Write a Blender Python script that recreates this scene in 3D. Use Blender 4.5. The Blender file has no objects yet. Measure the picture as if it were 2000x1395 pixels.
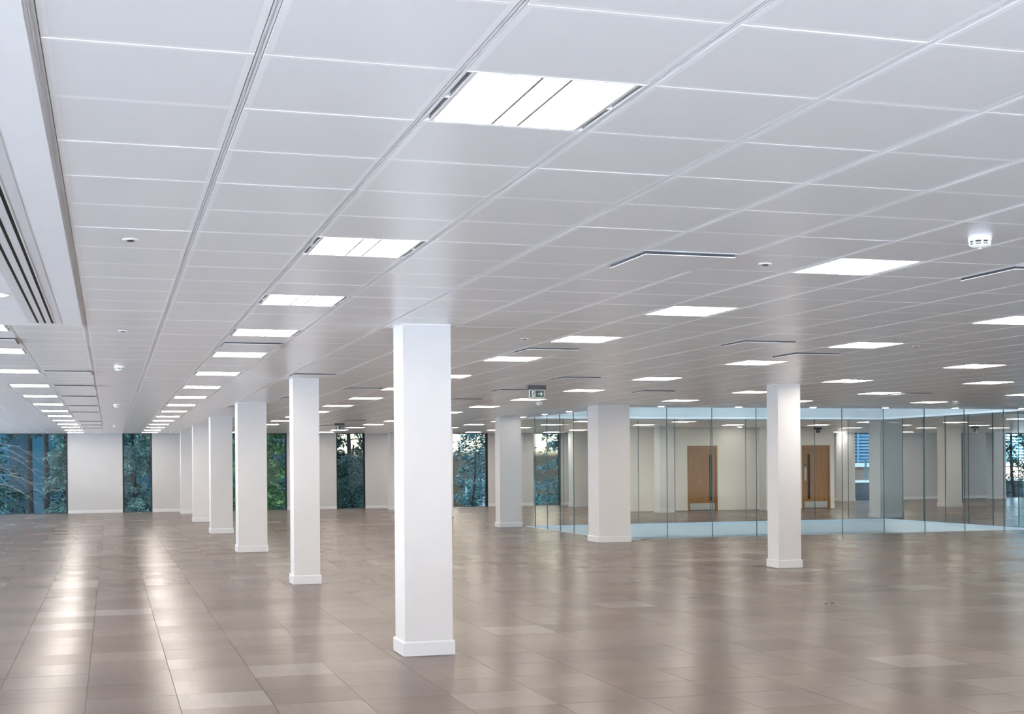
import bpy, math, random
import numpy as np
from mathutils import Matrix, Vector

S = bpy.context.scene
C = S.collection

# ------------------------------------------------------------------ camera
CAM_Z = 1.59
FPX, CXP, CYP, YAW, ROLL = 2624.39, 1000.0, 906.81, 0.29090, 0.0075
cd = bpy.data.cameras.new('camera')
cam = bpy.data.objects.new('camera', cd)
C.objects.link(cam)
cd.sensor_width = 36.0
cd.lens = FPX * 36.0 / 2000.0
cd.shift_y = (CYP - 697.5) / 2000.0
cd.clip_start, cd.clip_end = 0.1, 400
cam.matrix_world = (Matrix.Translation((0, 0, CAM_Z)) @ Matrix.Rotation(-YAW, 4, 'Z')
                    @ Matrix.Rotation(math.pi / 2, 4, 'X') @ Matrix.Rotation(-ROLL, 4, 'Z'))
S.camera = cam

# ------------------------------------------------------------------ sky, sun, exposure
w = bpy.data.worlds.new('sky')
S.world = w
w.use_nodes = True
wn = w.node_tree.nodes
# clear pale blue sky, a little deeper overhead than at the horizon all the way round
tc = wn.new('ShaderNodeTexCoord')
sx = wn.new('ShaderNodeSeparateXYZ')
w.node_tree.links.new(tc.outputs['Generated'], sx.inputs[0])
sr_ = wn.new('ShaderNodeValToRGB')
sr_.color_ramp.elements[0].position, sr_.color_ramp.elements[0].color = 0.0, (.88, .93, 1.0, 1)
sr_.color_ramp.elements[1].position, sr_.color_ramp.elements[1].color = 0.8, (.52, .69, 1.0, 1)
w.node_tree.links.new(sx.outputs[2], sr_.inputs[0])
w.node_tree.links.new(sr_.outputs[0], wn['Background'].inputs[0])
wn['Background'].inputs[1].default_value = 2.3

sun_d = bpy.data.lights.new('sun', 'SUN')
sun_d.energy = 41.0
sun_d.angle = math.radians(1.0)
sun_d.color = (0.97, 0.98, 1.0)
sun = bpy.data.objects.new('sun', sun_d)
C.objects.link(sun)
# the sun stands behind the camera, 25 degrees up
sd = Vector((0.10, 0.88, -0.42)).normalized()
sun.rotation_euler = sd.to_track_quat('-Z', 'Y').to_euler()

S.view_settings.view_transform = 'Standard'
S.view_settings.look = 'None'
S.view_settings.gamma = 1.0
S.view_settings.use_curve_mapping = False
S.view_settings.exposure = 1.42
S.cycles.use_denoising = True
S.cycles.max_bounces = 7
S.cycles.diffuse_bounces = 4
S.cycles.glossy_bounces = 3
S.cycles.transmission_bounces = 4
S.cycles.use_adaptive_sampling = True
S.cycles.adaptive_threshold = 0.04
S.cycles.transparent_max_bounces = 40
S.cycles.sample_clamp_indirect = 25.0
S.cycles.use_light_tree = False
w.cycles.sampling_method = 'NONE'
S.cycles.caustics_reflective = False
S.cycles.caustics_refractive = False

LAMP = 16.0          # radiance of the lit ceiling panels
ZC = 2.762           # ceiling height
GX, GY, T = -0.1837, 3.8677, 0.6      # ceiling grid origin and module


def to_pixel(X, Y, Z):
    c, s = math.cos(YAW), math.sin(YAW)
    d = X * s + Y * c
    if d < 0.05:
        return -9999, -9999
    x = FPX * (X * c - Y * s) / d
    y = -FPX * (Z - CAM_Z) / d
    cr, sr = math.cos(ROLL), math.sin(ROLL)
    return CXP + x * cr + y * sr, CYP - x * sr + y * cr


# ------------------------------------------------------------------ materials
def mat(name):
    m = bpy.data.materials.new(name)
    m.use_nodes = True
    nt = m.node_tree
    return m, nt.nodes, nt.links, nt.nodes['Principled BSDF']


def setp(b, color=None, rough=None, metal=None, spec=None, coat=None):
    if color is not None:
        b.inputs['Base Color'].default_value = (*color, 1)
    if rough is not None:
        b.inputs['Roughness'].default_value = rough
    if metal is not None:
        b.inputs['Metallic'].default_value = metal
    if spec is not None:
        b.inputs['Specular IOR Level'].default_value = spec
    if coat is not None:
        b.inputs['Coat Weight'].default_value = coat


def noise(N, L, scale, detail=3, rough=0.55, vec=None):
    n = N.new('ShaderNodeTexNoise')
    n.inputs['Scale'].default_value = scale
    n.inputs['Detail'].default_value = detail
    n.inputs['Roughness'].default_value = rough
    if vec is not None:
        L.new(vec, n.inputs['Vector'])
    return n


def ramp(N, L, fac, stops):
    r = N.new('ShaderNodeValToRGB')
    e = r.color_ramp.elements
    while len(e) < len(stops):
        e.new(0.5)
    for k, (p, c) in enumerate(stops):
        e[k].position = p
        e[k].color = (*c, 1) if len(c) == 3 else c
    L.new(fac, r.inputs[0])
    return r


def math_n(N, L, op, a, b=None, clamp=False):
    m = N.new('ShaderNodeMath')
    m.operation = op
    m.use_clamp = clamp
    for k, v in enumerate((a, b)):
        if v is None:
            continue
        if isinstance(v, (int, float)):
            m.inputs[k].default_value = v
        else:
            L.new(v, m.inputs[k])
    return m.outputs[0]


def mix_c(N, L, fac, a, b, mode='MIX'):
    m = N.new('ShaderNodeMix')
    m.data_type = 'RGBA'
    m.blend_type = mode
    for idx, v in ((0, fac), (6, a), (7, b)):
        if isinstance(v, (int, float)):
            m.inputs[idx].default_value = v
        elif isinstance(v, tuple):
            m.inputs[idx].default_value = (*v, 1)
        else:
            L.new(v, m.inputs[idx])
    return m.outputs[2]


def bump(N, L, b, height, strength, dist=0.01):
    n = N.new('ShaderNodeBump')
    n.inputs['Strength'].default_value = strength
    n.inputs['Distance'].default_value = dist
    L.new(height, n.inputs['Height'])
    L.new(n.outputs[0], b.inputs['Normal'])


def grain_paint(name, color, rough=0.5, var=0.03, spec=0.4, scale=3.0):
    """Painted surface with slight unevenness of the paint film."""
    m, N, L, b = mat(name)
    setp(b, color, rough, spec=spec)
    g = N.new('ShaderNodeNewGeometry')
    n = noise(N, L, scale, 2, vec=g.outputs['Position'])
    lo = tuple(max(0, c - var) for c in color)
    hi = tuple(min(1, c + var) for c in color)
    r = ramp(N, L, n.outputs[0], [(0.3, lo), (0.7, hi)])
    L.new(r.outputs[0], b.inputs['Base Color'])
    return m


def cell_coords(N, L, ox, oy):
    """position inside the 0.6 m module (0..1) and a random number per module."""
    g = N.new('ShaderNodeNewGeometry')
    sp = N.new('ShaderNodeSeparateXYZ')
    L.new(g.outputs['Position'], sp.inputs[0])
    ux = math_n(N, L, 'DIVIDE', math_n(N, L, 'SUBTRACT', sp.outputs[0], ox), T)
    uy = math_n(N, L, 'DIVIDE', math_n(N, L, 'SUBTRACT', sp.outputs[1], oy), T)
    fx, fy = math_n(N, L, 'FRACT', ux), math_n(N, L, 'FRACT', uy)
    ix, iy = math_n(N, L, 'FLOOR', ux), math_n(N, L, 'FLOOR', uy)
    cb = N.new('ShaderNodeCombineXYZ')
    L.new(ix, cb.inputs[0])
    L.new(iy, cb.inputs[1])
    wn_ = N.new('ShaderNodeTexWhiteNoise')
    wn_.noise_dimensions = '2D'
    L.new(cb.outputs[0], wn_.inputs['Vector'])
    return g, fx, fy, wn_, cb


def make_tile_mat():
    m, N, L, b = mat('perforated_white_metal')
    setp(b, (.8, .8, .8), 0.27, spec=0.55)
    g, fx, fy, wn_, cb = cell_coords(N, L, GX, GY)
    ex = math_n(N, L, 'MINIMUM', fx, math_n(N, L, 'SUBTRACT', 1.0, fx))
    ey = math_n(N, L, 'MINIMUM', fy, math_n(N, L, 'SUBTRACT', 1.0, fy))
    e = math_n(N, L, 'MINIMUM', math_n(N, L, 'SUBTRACT', ex, 0.02), ey)
    border = math_n(N, L, 'LESS_THAN', e, 0.036)
    lo = mix_c(N, L, wn_.outputs[0], (.875, .878, .882), (.89, .892, .896))
    col = mix_c(N, L, border, lo, (.975, .975, .975))
    L.new(col, b.inputs['Base Color'])
    return m


FX0, FY0 = -0.165, 9.03


def make_floor_mat():
    m, N, L, b = mat('grey_steel_floor_panel')
    g, fx, fy, wn_, cb = cell_coords(N, L, FX0, FY0)
    # plain panel tone, a few paler replacement panels
    tone = ramp(N, L, wn_.outputs[0], [(0.0, (.134, .108, .096)), (0.45, (.146, .119, .107)), (0.93, (.156, .129, .116)),
                                       (0.985, (.195, .172, .158))])
    # brushed streaks, each panel turned one way or the other
    sw = N.new('ShaderNodeSeparateColor')
    L.new(wn_.outputs[1], sw.inputs[0])
    ang = math_n(N, L, 'MULTIPLY', math_n(N, L, 'FLOOR', math_n(N, L, 'MULTIPLY', sw.outputs[0], 1.999)), math.pi / 2)
    vr = N.new('ShaderNodeVectorRotate')
    vr.rotation_type = 'Z_AXIS'
    L.new(g.outputs['Position'], vr.inputs['Vector'])
    L.new(ang, vr.inputs['Angle'])
    mp = N.new('ShaderNodeMapping')
    mp.inputs['Scale'].default_value = (1.0, 9, 1)
    L.new(vr.outputs[0], mp.inputs[0])
    s1 = noise(N, L, 1.6, 4, 0.65, mp.outputs[0])
    sc = ramp(N, L, s1.outputs[0], [(0.30, (.95, .95, .95)), (0.52, (1, 1, 1)), (0.74, (1.06, 1.06, 1.055))])
    col = mix_c(N, L, 1.0, tone.outputs[0], sc.outputs[0], 'MULTIPLY')
    # large cloudy stains and pale dusty scuffs with a shape of their own
    big = noise(N, L, 0.8, 3, 0.5, g.outputs['Position'])
    bc = ramp(N, L, big.outputs[0], [(0.3, (.88, .885, .90)), (0.62, (1.05, 1.04, 1.03)), (0.76, (1.14, 1.13, 1.12))])
    col = mix_c(N, L, 1.0, col, bc.outputs[0], 'MULTIPLY')
    L.new(col, b.inputs['Base Color'])
    rough = math_n(N, L, 'ADD', 0.20, math_n(N, L, 'MULTIPLY', sw.outputs[1], 0.05))
    L.new(rough, b.inputs['Roughness'])
    b.inputs['Specular IOR Level'].default_value = 0.014
    return m


def make_glass(name, tint, edge=1.0, gloss=(1, 1, 1)):
    m = bpy.data.materials.new(name)
    m.use_nodes = True
    N, L = m.node_tree.nodes, m.node_tree.links
    N.clear()
    out = N.new('ShaderNodeOutputMaterial')
    tr = N.new('ShaderNodeBsdfTransparent')
    # faint unevenness of the float glass body colour
    g = N.new('ShaderNodeNewGeometry')
    n = noise(N, L, 0.8, 2, vec=g.outputs['Position'])
    r = ramp(N, L, n.outputs[0], [(0.3, tuple(t * 0.99 for t in tint)), (0.7, tint)])
    L.new(r.outputs[0], tr.inputs[0])
    gl = N.new('ShaderNodeBsdfGlossy')
    gl.inputs['Roughness'].default_value = 0.0
    gl.inputs['Color'].default_value = (*gloss, 1)
    n2 = noise(N, L, 1.1, 2, vec=g.outputs['Position'])
    bn = N.new('ShaderNodeBump')
    bn.inputs['Strength'].default_value = 0.06
    bn.inputs['Distance'].default_value = 0.02
    L.new(n2.outputs[0], bn.inputs['Height'])
    L.new(bn.outputs[0], gl.inputs['Normal'])
    fr = N.new('ShaderNodeFresnel')
    fr.inputs['IOR'].default_value = 1.5
    front = math_n(N, L, 'SUBTRACT', 1.0, g.outputs['Backfacing'])
    fac = math_n(N, L, 'MULTIPLY', math_n(N, L, 'MULTIPLY', fr.outputs[0], edge), front, True)
    mx = N.new('ShaderNodeMixShader')
    L.new(fac, mx.inputs[0])
    L.new(tr.outputs[0], mx.inputs[1])
    L.new(gl.outputs[0], mx.inputs[2])
    L.new(mx.outputs[0], out.inputs[0])
    return m


def make_lamp(name, color, strength):
    m, N, L, b = mat(name)
    setp(b, (.85, .85, .85), 0.4)
    g = N.new('ShaderNodeNewGeometry')
    n = noise(N, L, 6, 2, vec=g.outputs['Position'])
    r = ramp(N, L, n.outputs[0], [(0.2, tuple(c * 0.97 for c in color)), (0.8, color)])
    L.new(r.outputs[0], b.inputs['Emission Color'])
    b.inputs['Emission Strength'].default_value = strength
    return m


def make_wood():
    m, N, L, b = mat('oak_veneer')
    g = N.new('ShaderNodeNewGeometry')
    mp = N.new('ShaderNodeMapping')
    mp.inputs['Scale'].default_value = (22, 22, 1.1)
    L.new(g.outputs['Position'], mp.inputs[0])
    n = noise(N, L, 1.5, 6, 0.62, mp.outputs[0])
    r = ramp(N, L, n.outputs[0], [(0.25, (.20, .090, .022)), (0.5, (.31, .15, .042)), (0.75, (.40, .21, .07))])
    L.new(r.outputs[0], b.inputs['Base Color'])
    setp(b, None, 0.42, spec=0.4)
    return m


def make_leaf(name, c0, c1, c2, rough=0.55):
    m, N, L, b = mat(name)
    g = N.new('ShaderNodeNewGeometry')
    n = noise(N, L, 2.6, 4, 0.7, g.outputs['Position'])
    r = ramp(N, L, n.outputs[0], [(0.3, c0), (0.52, c1), (0.75, c2)])
    rnd = ramp(N, L, g.outputs['Random Per Island'], [(0.0, (.55, .55, .55)), (1.0, (1.5, 1.5, 1.5))])
    col = mix_c(N, L, 1.0, r.outputs[0], rnd.outputs[0], 'MULTIPLY')
    L.new(col, b.inputs['Base Color'])
    setp(b, None, rough, spec=0.35)
    return m


def make_brick(name, c1, c2, mortar, scale=1.0):
    m, N, L, b = mat(name)
    g = N.new('ShaderNodeNewGeometry')
    sp = N.new('ShaderNodeSeparateXYZ')
    L.new(g.outputs['Position'], sp.inputs[0])
    cb = N.new('ShaderNodeCombineXYZ')
    L.new(math_n(N, L, 'ADD', sp.outputs[0], sp.outputs[1]), cb.inputs[0])
    L.new(sp.outputs[2], cb.inputs[1])
    bt = N.new('ShaderNodeTexBrick')
    bt.inputs['Color1'].default_value = (*c1, 1)
    bt.inputs['Color2'].default_value = (*c2, 1)
    bt.inputs['Mortar'].default_value = (*mortar, 1)
    bt.inputs['Scale'].default_value = scale
    bt.inputs['Brick Width'].default_value = 0.225
    bt.inputs['Row Height'].default_value = 0.075
    bt.inputs['Mortar Size'].default_value = 0.010
    L.new(cb.outputs[0], bt.inputs['Vector'])
    L.new(bt.outputs[0], b.inputs['Base Color'])
    setp(b, None, 0.85, spec=0.2)
    return m


M = {}
M['tile'] = make_tile_mat()
M['floor'] = make_floor_mat()
M['bar'] = grain_paint('white_ceiling_bar', (.78, .78, .785), 0.4, 0.01)
M['void'] = grain_paint('dark_ceiling_void', (.30, .30, .305), 0.8, 0.02)
M['under'] = grain_paint('dark_floor_joint', (.10, .09, .085), 0.8, 0.02)
M['wall'] = grain_paint('off_white_wall_paint', (.43, .424, .422), 0.6, 0.008)
M['core'] = grain_paint('warm_lit_wall_paint', (.80, .755, .69), 0.6, 0.012)  # off-white wall colour lightened and warmed to stand in for the downlight wash
M['plaster'] = grain_paint('white_plasterboard', (.93, .93, .93), 0.55, 0.012)
M['column'] = grain_paint('white_column_paint', (.53, .520, .513), 0.5, 0.008)
M['skirting'] = grain_paint('white_gloss_skirting', (.555, .55, .55), 0.3, 0.006)
M['fascia'] = grain_paint('pale_atrium_fascia', (.68, .70, .69), 0.5, 0.01)
M['fascia_trim'] = grain_paint('pale_grey_glass_shoe', (.60, .68, .72), 0.4, 0.01)
M['frame'] = grain_paint('black_window_frame', (.012, .013, .015), 0.4, 0.003)
M['lampframe'] = grain_paint('white_lamp_frame', (.80, .79, .785), 0.4, 0.01)
M['divider'] = grain_paint('rosy_grey_lamp_divider', (.30, .26, .25), 0.5, 0.01)
M['slot'] = grain_paint('dark_air_slot', (.10, .105, .11), 0.7, 0.02)
M['slotblack'] = grain_paint('black_air_slot', (.012, .012, .012), 0.7, 0.004)
M['lamp'] = make_lamp('lit_lamp_diffuser', (1.0, .925, .83), LAMP)
M['down'] = make_lamp('lit_downlight_lens', (1.0, .93, .82), 40.0)
M['glass'] = make_glass('clear_screen_glass', (.962, .980, .976), 0.12)
M['wglass'] = make_glass('tinted_window_glass', (.70, .765, .78), 0.15)
M['skyglass'] = make_glass('tinted_skylight_glass', (.80, .84, .85))
M['joint'] = grain_paint('dark_green_glass_edge', (.055, .10, .10), 0.35, 0.01)
M['wood'] = make_wood()
M['steel'] = grain_paint('brushed_steel', (.50, .50, .50), 0.5, 0.03, scale=30)
M['steel'].node_tree.nodes['Principled BSDF'].inputs['Metallic'].default_value = 0.22
M['blackglass'] = grain_paint('dark_vision_glass', (.008, .010, .011), 0.5, 0.002, 0.1)
M['white_plastic'] = grain_paint('white_plastic', (.86, .86, .86), 0.35, 0.01)
M['dark_plastic'] = grain_paint('dark_plastic', (.03, .03, .032), 0.4, 0.005)
M['grey_metal'] = grain_paint('dark_grey_metal', (.045, .042, .048), 0.45, 0.01)
M['sign_green'] = grain_paint('sign_green', (.002, .030, .014), 0.35, 0.003)
M['sign_white'] = grain_paint('sign_white', (.80, .86, .82), 0.4, 0.01)
M['sign_blue'] = grain_paint('sign_blue', (.03, .06, .30), 0.4, 0.005)
M['perf'] = grain_paint('perforated_plate_edge', (.07, .07, .075), 0.5, 0.02)
M['bark'] = grain_paint('dark_bark', (.035, .030, .028), 0.9, 0.012, 0.2, 9)
M['bark_pale'] = grain_paint('pale_bark', (.30, .28, .27), 0.9, 0.05, 0.2, 9)
M['soil'] = grain_paint('dark_garden_ground', (.10, .11, .07), 0.95, 0.04, 0.1, 0.6)
M['paving'] = grain_paint('pale_paving', (.66, .735, .82), 0.8, 0.05, 0.2, 1.5)
M['leaf_teal'] = make_leaf('blue_green_needles', (.03, .075, .07), (.09, .18, .155), (.36, .50, .43))
M['leaf_green'] = make_leaf('mid_green_leaves', (.02, .06, .025), (.09, .19, .06), (.34, .48, .18))
M['leaf_dark'] = make_leaf('dark_green_needles', (.012, .035, .035), (.025, .07, .06), (.07, .15, .11))
M['leaf_blue'] = make_leaf('glossy_blue_green_leaves', (.015, .06, .07), (.06, .17, .17), (.30, .48, .46), 0.4)
M['leaf_gold'] = make_leaf('golden_leaves', (.45, .33, .16), (.68, .55, .32), (.82, .72, .50))
M['brick_sand'] = make_brick('sand_brick', (.115, .085, .050), (.135, .10, .060), (.15, .12, .08))
M['brick_red'] = make_brick('red_brown_brick', (.30, .16, .11), (.36, .21, .15), (.45, .40, .36))
M['blue_clad'] = grain_paint('deep_blue_cladding', (.008, .035, .055), 0.3, 0.003, 0.5, 0.7)
M['blue_clad2'] = grain_paint('blue_window_band', (.018, .085, .125), 0.2, 0.006, 0.5, 0.7)
M['louvre'] = grain_paint('blue_grey_louvre', (.16, .36, .50), 0.4, 0.02)
M['louvre_back'] = grain_paint('louvre_void', (.015, .03, .045), 0.7, 0.004)
M['white_clad'] = grain_paint('white_render', (.82, .83, .83), 0.7, 0.02)
M['hedge_wall'] = grain_paint('dark_retaining_wall', (.06, .075, .085), 0.9, 0.02, 0.2, 4)
M['debris'] = grain_paint('brown_offcut', (.10, .055, .03), 0.8, 0.03, 0.2, 20)
M['teal_post'] = grain_paint('teal_post_paint', (.02, .16, .17), 0.4, 0.01)


# ------------------------------------------------------------------ mesh helpers
class MB:
    def __init__(self):
        self.v, self.f, self.mi = [], [], []

    def box(self, x0, x1, y0, y1, z0, z1, mi=0, bottom=None):
        n = len(self.v)
        self.v += [(x0, y0, z0), (x1, y0, z0), (x1, y1, z0), (x0, y1, z0),
                   (x0, y0, z1), (x1, y0, z1), (x1, y1, z1), (x0, y1, z1)]
        self.f += [(n, n + 3, n + 2, n + 1), (n + 4, n + 5, n + 6, n + 7), (n, n + 1, n + 5, n + 4),
                   (n + 1, n + 2, n + 6, n + 5), (n + 2, n + 3, n + 7, n + 6), (n + 3, n, n + 4, n + 7)]
        self.mi += [mi if bottom is None else bottom] + [mi] * 5
        return self

    def slab(self, x0, x1, y0, y1, z0, z1, c, down=True):
        """plate with one chamfered face: below (ceiling tile) or above (floor panel)"""
        n = len(self.v)
        a, b = (z0, z1) if down else (z1, z0)      # a = show face
        s = 1 if down else -1
        self.v += [(x0 + c, y0 + c, a), (x1 - c, y0 + c, a), (x1 - c, y1 - c, a), (x0 + c, y1 - c, a),
                   (x0, y0, a + s * c), (x1, y0, a + s * c), (x1, y1, a + s * c), (x0, y1, a + s * c),
                   (x0, y0, b), (x1, y0, b), (x1, y1, b), (x0, y1, b)]
        q = [(0, 3, 2, 1), (0, 1, 5, 4), (1, 2, 6, 5), (2, 3, 7, 6), (3, 0, 4, 7),
             (4, 5, 9, 8), (5, 6, 10, 9), (6, 7, 11, 10), (7, 4, 8, 11), (8, 9, 10, 11)]
        if not down:
            q = [tuple(reversed(t)) for t in q]
        self.f += [tuple(n + i for i in t) for t in q]
        self.mi += [0] * 10
        return self

    def lathe(self, prof, cx=0, cy=0, seg=20, mi=0):
        """closed ring surface from (r, z) profile, vertical axis"""
        n = len(self.v)
        for r, z in prof:
            for k in range(seg):
                a = 2 * math.pi * k / seg
                self.v.append((cx + r * math.cos(a), cy + r * math.sin(a), z))
        for i in range(len(prof) - 1):
            for k in range(seg):
                k2 = (k + 1) % seg
                self.f.append((n + i * seg + k, n + i * seg + k2, n + (i + 1) * seg + k2, n + (i + 1) * seg + k))
                self.mi.append(mi)
        self.f.append(tuple(n + k for k in reversed(range(seg))))
        self.mi.append(mi)
        m = n + (len(prof) - 1) * seg
        self.f.append(tuple(m + k for k in range(seg)))
        self.mi.append(mi)
        return self

    def prism(self, poly, y0, y1, mi=0):
        """polygon in x,z pushed along y"""
        n, k = len(self.v), len(poly)
        self.v += [(x, y0, z) for x, z in poly] + [(x, y1, z) for x, z in poly]
        self.f.append(tuple(n + i for i in range(k)))
        self.f.append(tuple(n + k + i for i in reversed(range(k))))
        for i in range(k):
            j = (i + 1) % k
            self.f.append((n + i, n + k + i, n + k + j, n + j))
        self.mi += [mi] * (k + 2)
        return self

    def tube(self, pts, radii, seg=6):
        n = len(self.v)
        for i, p in enumerate(pts):
            p = Vector(p)
            d = (Vector(pts[min(i + 1, len(pts) - 1)]) - Vector(pts[max(i - 1, 0)])).normalized()
            a = d.orthogonal().normalized()
            b = d.cross(a)
            for k in range(seg):
                t = 2 * math.pi * k / seg
                self.v.append(tuple(p + (a * math.cos(t) + b * math.sin(t)) * radii[i]))
        for i in range(len(pts) - 1):
            for k in range(seg):
                k2 = (k + 1) % seg
                self.f.append((n + i * seg + k, n + i * seg + k2, n + (i + 1) * seg + k2, n + (i + 1) * seg + k))
                self.mi.append(0)
        return self

    def mesh(self, name, mats):
        me = bpy.data.meshes.new(name)
        me.from_pydata(self.v, [], self.f)
        for m in (mats if isinstance(mats, (list, tuple)) else [mats]):
            me.materials.append(m)
        if any(self.mi):
            me.polygons.foreach_set('material_index', self.mi)
        me.update()
        return me

    def build(self, name, mats, parent=None):
        return link(name, self.mesh(name, mats), parent)


def link(name, data, parent=None, loc=None):
    o = bpy.data.objects.new(name, data)
    C.objects.link(o)
    if parent is not None:
        o.parent = parent
    if loc is not None:
        o.location = loc
    return o


def tag(o, label=None, cat=None, group=None, kind=None):
    if label:
        o['label'] = label
    if cat:
        o['category'] = cat
    if group:
        o['group'] = group
    if kind:
        o['kind'] = kind
    return o


def thing(name, label, cat, loc=(0, 0, 0), group=None):
    return tag(link(name, None, None, loc), label, cat, group)


def struct(o, label, cat):
    return tag(o, label, cat, kind='structure')


def copy_tree(o, loc, label, group=None):
    c = o.copy()
    C.objects.link(c)
    c.location = loc
    c['label'] = label
    if group:
        c['group'] = group
    for ch in o.children:
        d = ch.copy()
        C.objects.link(d)
        d.parent = c
        for gch in ch.children:
            e = gch.copy()
            C.objects.link(e)
            e.parent = d
    return c


# ------------------------------------------------------------------ plan of the building
XL, XR, YB, YF = -8.0, 41.0, -5.0, 48.9
AX0, AX1, AY0, AY1 = 10.15, 20.70, 26.20, 33.00          # atrium well
HX0, HX1, HY0, HY1 = 9.12, 21.75, 24.87, 34.05           # plasterboard margin around it
SOFX, SOFY = -0.205, 11.64                               # soffit on the left


def ring(mb, X0, X1, Y0, Y1, hx0, hx1, hy0, hy1, z0, z1):
    mb.box(X0, hx0, Y0, Y1, z0, z1)
    mb.box(hx1, X1, Y0, Y1, z0, z1)
    mb.box(hx0, hx1, Y0, hy0, z0, z1)
    mb.box(hx0, hx1, hy1, Y1, z0, z1)
    return mb


floor = ring(MB(), XL, XR, YB, YF, AX0, AX1, AY0, AY1, -0.35, -0.008).build('floor', M['under'])
struct(floor, 'grey brown floor of square steel panels, polished and reflective', 'floor')
ceiling = ring(MB(), XL, XR, YB, YF, AX0 - .21, AX1 + .21, AY0 - .21, AY1 + .21, ZC + 0.05, ZC + 0.45).build('ceiling', M['void'])
struct(ceiling, 'white suspended ceiling of square perforated metal tiles', 'ceiling')

# --- lights and diffusers sit in grid cells instead of tiles
V_ROWS = [0, 5, 9, 13, 17, 22, 27, 32, 37, 42, 47, 52, 57, 62, 67, 72]
U_ROWS = [-7, -2, 2, 7, 12, 17, 21, 26, 31, 36, 41, 46, 51]
CORE = (16.2, 23.9, 41.15, 44.5)


def cell_rect(u, v):
    return GX + u * T, GX + (u + 1) * T, GY + v * T, GY + (v + 1) * T


def in_rect(x0, x1, y0, y1, R, pad=0.0):
    return x1 > R[0] - pad and x0 < R[1] + pad and y1 > R[2] - pad and y0 < R[3] + pad


HOLE = (HX0, HX1, HY0, HY1)
light_cells = []
for u in U_ROWS:
    for v in V_ROWS:
        x0, x1, y0, y1 = cell_rect(u, v)
        if in_rect(x0, x1, y0, y1, HOLE) or in_rect(x0, x1, y0, y1, CORE, 0.1):
            continue
        if v == 0 and u != 2:
            continue
        if u < 0 and y0 < SOFY:
            continue
        px = [to_pixel(a, b, ZC)[0] for a in (x0, x1) for b in (y0, y1)]
        if max(px) < 3 or min(px) > 1997:
            continue
        light_cells.append((u, v))
diffuser_cells = [(5, 5), (9, 5), (10, 13), (12, 15), (2, 15), (7, 15), (-2, 15), (4, 22), (10, 22), (6, 27), (10, 27),
                  (14, 27), (22, 27), (10, 32), (5, 32), (4, 38), (10, 51), (10, 58),
                  (-1, 22), (-1, 27), (-1, 32), (-1, 38), (-1, 43), (-1, 53), (-1, 58), (-1, 63)]
taken = set(light_cells) | set(diffuser_cells)

# --- ceiling tiles
tiles = []
for u in range(-13, 68):
    for v in range(-4, 76):
        if (u, v) in taken:
            continue
        x0, x1, y0, y1 = cell_rect(u, v)
        if u < 0 and y1 <= SOFY + 0.05:
            continue
        y1 = min(y1, YF)
        if y1 - y0 < 0.05:
            continue
        px = [to_pixel(a, b, ZC) for a in (x0, x1) for b in (y0, y1)]
        if max(p[0] for p in px) < -1100 or min(p[0] for p in px) > 3100 or max(p[1] for p in px) < -1400:
            continue
        if in_rect(x0, x1, y0, y1, HOLE):
            ix0, ix1, iy0, iy1 = max(x0, HX0), min(x1, HX1), max(y0, HY0), min(y1, HY1)
            if ix1 - ix0 > T - 0.01 and iy1 - iy0 > T - 0.01:
                continue
            if iy1 - iy0 > T - 0.01:
                if ix0 > x0:
                    x1 = ix0
                else:
                    x0 = ix1
            elif ix1 - ix0 > T - 0.01:
                if iy0 > y0:
                    y1 = iy0
                else:
                    y0 = iy1
            elif ix0 > x0:
                x1 = ix0
            else:
                x0 = ix1
            if x1 - x0 < 0.04 or y1 - y0 < 0.04:
                continue
        if in_rect(x0, x1, y0, y1, CORE):
            cxm, cym = (x0 + x1) / 2, (y0 + y1) / 2
            if CORE[0] < cxm < CORE[1] and CORE[2] < cym < CORE[3]:
                continue
        full = abs(x1 - x0 - T) < 1e-6 and abs(y1 - y0 - T) < 1e-6
        dist = math.hypot((x0 + x1) / 2, (y0 + y1) / 2) + (0 if -40 < sum(p[0] for p in px) / 4 < 2040 and sum(p[1] for p in px) / 4 > -60 else 500)
        tiles.append((dist, x0, x1, y0, y1, full))
tiles.sort()
BAR, GAP = 0.009, 0.0022
tile_me = MB().slab(-T / 2 + BAR + GAP, T / 2 - BAR - GAP, -T / 2 + .0015, T / 2 - .0015, 0, 0.016, 0.002).mesh(
    'ceiling_tile', M['tile'])
rest, count = MB(), 0
rng = random.Random(3)
for d, x0, x1, y0, y1, full in tiles:
    if full and count < 300:
        o = link('ceiling_tile', tile_me, ceiling, ((x0 + x1) / 2, (y0 + y1) / 2, ZC + rng.uniform(0, .0012)))
        count += 1
    else:
        rest.slab(x0 + BAR + GAP, x1 - BAR - GAP, y0 + .0015, y1 - .0015, ZC, ZC + 0.016, 0.002)
tag(rest.build('ceiling_tile_field', M['tile'], ceiling), 'white ceiling tiles further from the camera', kind='stuff')

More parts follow.
